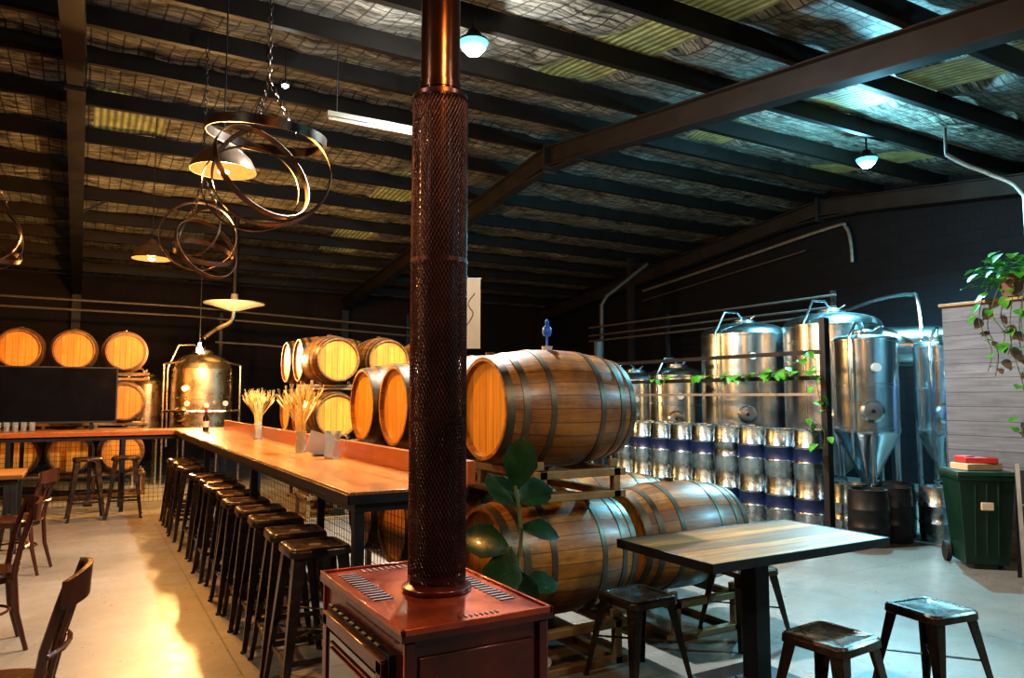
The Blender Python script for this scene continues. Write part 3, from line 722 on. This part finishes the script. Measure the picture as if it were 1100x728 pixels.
# fig plant near stove
b=MB(); b.lathe([(.0001,0),(.12,0),(.15,.26),(.16,.27),(.14,.27),(.135,.24),(.0001,.24)],'pot',24)
b.tube(smooth([(0,0,.24),(-.02,-.01,.6),(.02,0,.85),(-.01,0,1.08)]),.010,'stem',6); b.tube(smooth([(0,0,.24),(.05,-.02,.55),(-.04,0,.8)]),.008,'stem',6)
for p,l,w,d,u in(((-.01,0,1.06),.25,.17,(.15,-.1,1),(-.6,-1,.2)),((0,0,1.0),.22,.16,(.9,.1,.35),(-.2,-1,.7)),((0,0,.98),.2,.15,(-.6,.3,.7),(.1,-1,.5)),((.01,0,.88),.2,.15,(.7,-.3,-.1),(-.1,-.6,1)),
    ((-.04,0,.80),.26,.19,(-.35,-.2,-.7),(-.7,-1,.3)),((-.04,0,.78),.24,.17,(-.7,.3,.3),(-.3,-1,.5)),((-.02,0,.7),.22,.16,(.2,-.3,-.9),(-.5,-1,0)),((.02,0,.6),.2,.15,(.8,-.1,.1),(0,-.7,1))):
    b.leaf(p,l,w,d,u,'leafd',heart=False)
b.done('potted_fig_plant',(1.80,3.08,0))

# ---------------------------------------------------------------- bar top things
def wheat(x,y,h):
    b=MB(); b.lathe([(.0001,.0),(.04,0),(.045,.02),(.035,.12),(.045,.17),(.043,.17),(.032,.12),(.038,.012),(.0001,.012)],'glass',20)
    for i in range(60):
        a=random.uniform(0,2*pi); r=random.uniform(.02,.15); H=h*random.uniform(.78,1)
        p0=Vector((.02*math.cos(a),.02*math.sin(a),.015)); p1=Vector((r*.35*math.cos(a),r*.35*math.sin(a),H*.6)); p2=Vector((r*math.cos(a),r*math.sin(a),H-.06)); d=(p2-p1).normalized()
        b.tube([p0,p1,p2],.0018,'wheat',4); b.tube([p2,p2+d*.02,p2+d*.06,p2+d*.085],[.002,.008,.007,.001],'wheat',5)
        for q in range(3):
            o_=Vector((random.uniform(-.02,.02),random.uniform(-.02,.02),.05)); b.beam(p2+d*.04,p2+d*.07+o_,.0015,.0015,'wheat')
    b.done('dried_wheat_vase',(x,y,1.051))
wheat(1.53,6.05,.50); wheat(1.62,8.2,.48)
b=MB(); b.lathe([(.0001,0),(.055,0),(.06,.02),(.055,.15),(.06,.2),(.055,.2),(.05,.15),(.054,.02),(.0001,.015)],'glass',24); b.tube(smooth([(.055,0,.17),(.10,0,.16),(.10,0,.07),(.056,0,.04)]),.006,'glass',8); b.done('glass_pitcher',(1.58,5.35,1.051))
b=MB(); b.beam((0,-.1,.006),(0.05,-.1,.16),.01,.2,'white',up=(1,0,0)); b.box((.02,-.1,.004),(.1,.12,.008),'black'); b.done('menu_holder',(1.55,5.75,1.056))
b=MB(); b.lathe([(.0001,0),(.036,0),(.038,.01),(.038,.17),(.015,.22),(.014,.29),(.017,.3),(.0001,.3)],'soot',20); b.lathe([(.0385,.05),(.0388,.05),(.0388,.13),(.0385,.13)],'cream',20,closed=True); b.lathe([(.016,.25),(.018,.25),(.018,.302),(.0001,.303)],'redp',16); b.done('wine_bottle',(1.40,10.4,1.051))
b=MB()
for i in range(5): b.lathe([(.0001,0),(.03,0),(.035,.12),(.032,.12),(.028,.01),(.0001,.008)],'glass',16,Matrix.Translation((i*.09,random.uniform(-.03,.03),0)))
b.done('drinking_glasses',(-.9,11.3,1.052))
b=MB(); b.cyl((0,0,0.02),(0,0,2.95),.015,'conduitd'); b.box((0,0,.01),(.4,.4,.02),'dsteel'); b.box((.12,0,2.5),(.22,.006,.85),'banner'); b.cyl((0,0,2.93),(.24,0,2.93),.008,'conduitd'); b.tube(smooth([(.06,-.006,2.35),(.14,-.006,2.5),(.08,-.006,2.62),(.16,-.006,2.75)]),.006,'black'); b.done('cloth_banner',(3.95,8.1,0),-.5)

# wheelie bin
b=MB()
def sec(hx0,hx1,hy0,hy1,z0,z1,m): 
    vs=[]
    for hx,hy,z in((hx0,hy0,z0),(hx1,hy1,z1)):
        for i,j in((-1,-1),(1,-1),(1,1),(-1,1)): vs.append((i*hx,j*hy,z))
    b.add(vs,[(3,2,1,0),(4,5,6,7),(0,1,5,4),(1,2,6,5),(2,3,7,6),(3,0,4,7)],m)
sec(.19,.245,.19,.26,.04,.80,'bin'); sec(.262,.262,.28,.28,.785,.825,'bin'); sec(.265,.25,.29,.27,.828,.862,'bin')
for i in(-.1,0,.1): b.beam((i,-.20,.12),(i,-.262,.76),.02,.012,'bin')
b.box((0,-.245,.56),(.11,.03,.07),'cream')
b.cyl((-.24,.2,.09),(.24,.2,.09),.012,'dsteel')
for s_ in(-1,1): b.cyl((s_*.21,.2,.09),(s_*.26,.2,.09),.09,'tyre',n=24)
b.cyl((-.2,.31,.80),(.2,.31,.80),.014,'bin')
for s_ in(-.18,.18): b.box((s_,.29,.8),(.03,.06,.03),'bin')
b.box((0,-.15,.02),(.2,.04,.04),'bin')
o=b.done('green_wheelie_bin',(6.98,3.78,0),-.75,.008); o.scale=(.90,.90,.98)
b=MB(); b.box((0,0,.03),(.34,.22,.06),'cream',RZ(.2)); b.box((.02,-.01,.085),(.26,.18,.05),'redp',RZ(-.2)); b.box((-.08,.03,.09),(.12,.12,.06),'redp',RZ(.6)); b.done('red_food_cartons',(6.98,3.78,.846),-.6,.006)
b=MB()
for s_ in(-1,1):
    b.beam((s_*.2,-.16,0),(s_*.2,0,.95),.03,.02,'conduit'); b.beam((s_*.2,.16,0),(s_*.2,0,.95),.03,.02,'dsteel')
b.beam((-.2,-.05,.62),(.2,-.05,.62),.03,.02,'conduit'); b.box((0,-.04,.72),(.36,.015,.36),'black',RX(-.17)); b.beam((-.2,-.12,.22),(.2,-.12,.22),.02,.02,'dsteel')
b.done('a_frame_stand',(6.78,3.12,0),-1.0)

w=D.worlds.new('world'); SC.world=w; w.use_nodes=True; w.node_tree.nodes['Background'].inputs[0].default_value=(.01,.012,.015,1)
# ---------------------------------------------------------------- camera
cam=D.cameras.new('camera'); cam.lens=26.18; cam.sensor_width=36; cam.clip_end=200
co=D.objects.new('camera',cam); SC.collection.objects.link(co); co.location=(0,0,1.5); co.rotation_euler=(math.radians(94.4),0,math.radians(-29.9)); SC.camera=co
SC.view_settings.view_transform='Standard'; SC.view_settings.exposure=.28
for lk in ('Medium High Contrast','High Contrast','None'):
    try: SC.view_settings.look=lk; break
    except Exception as e: print(e)
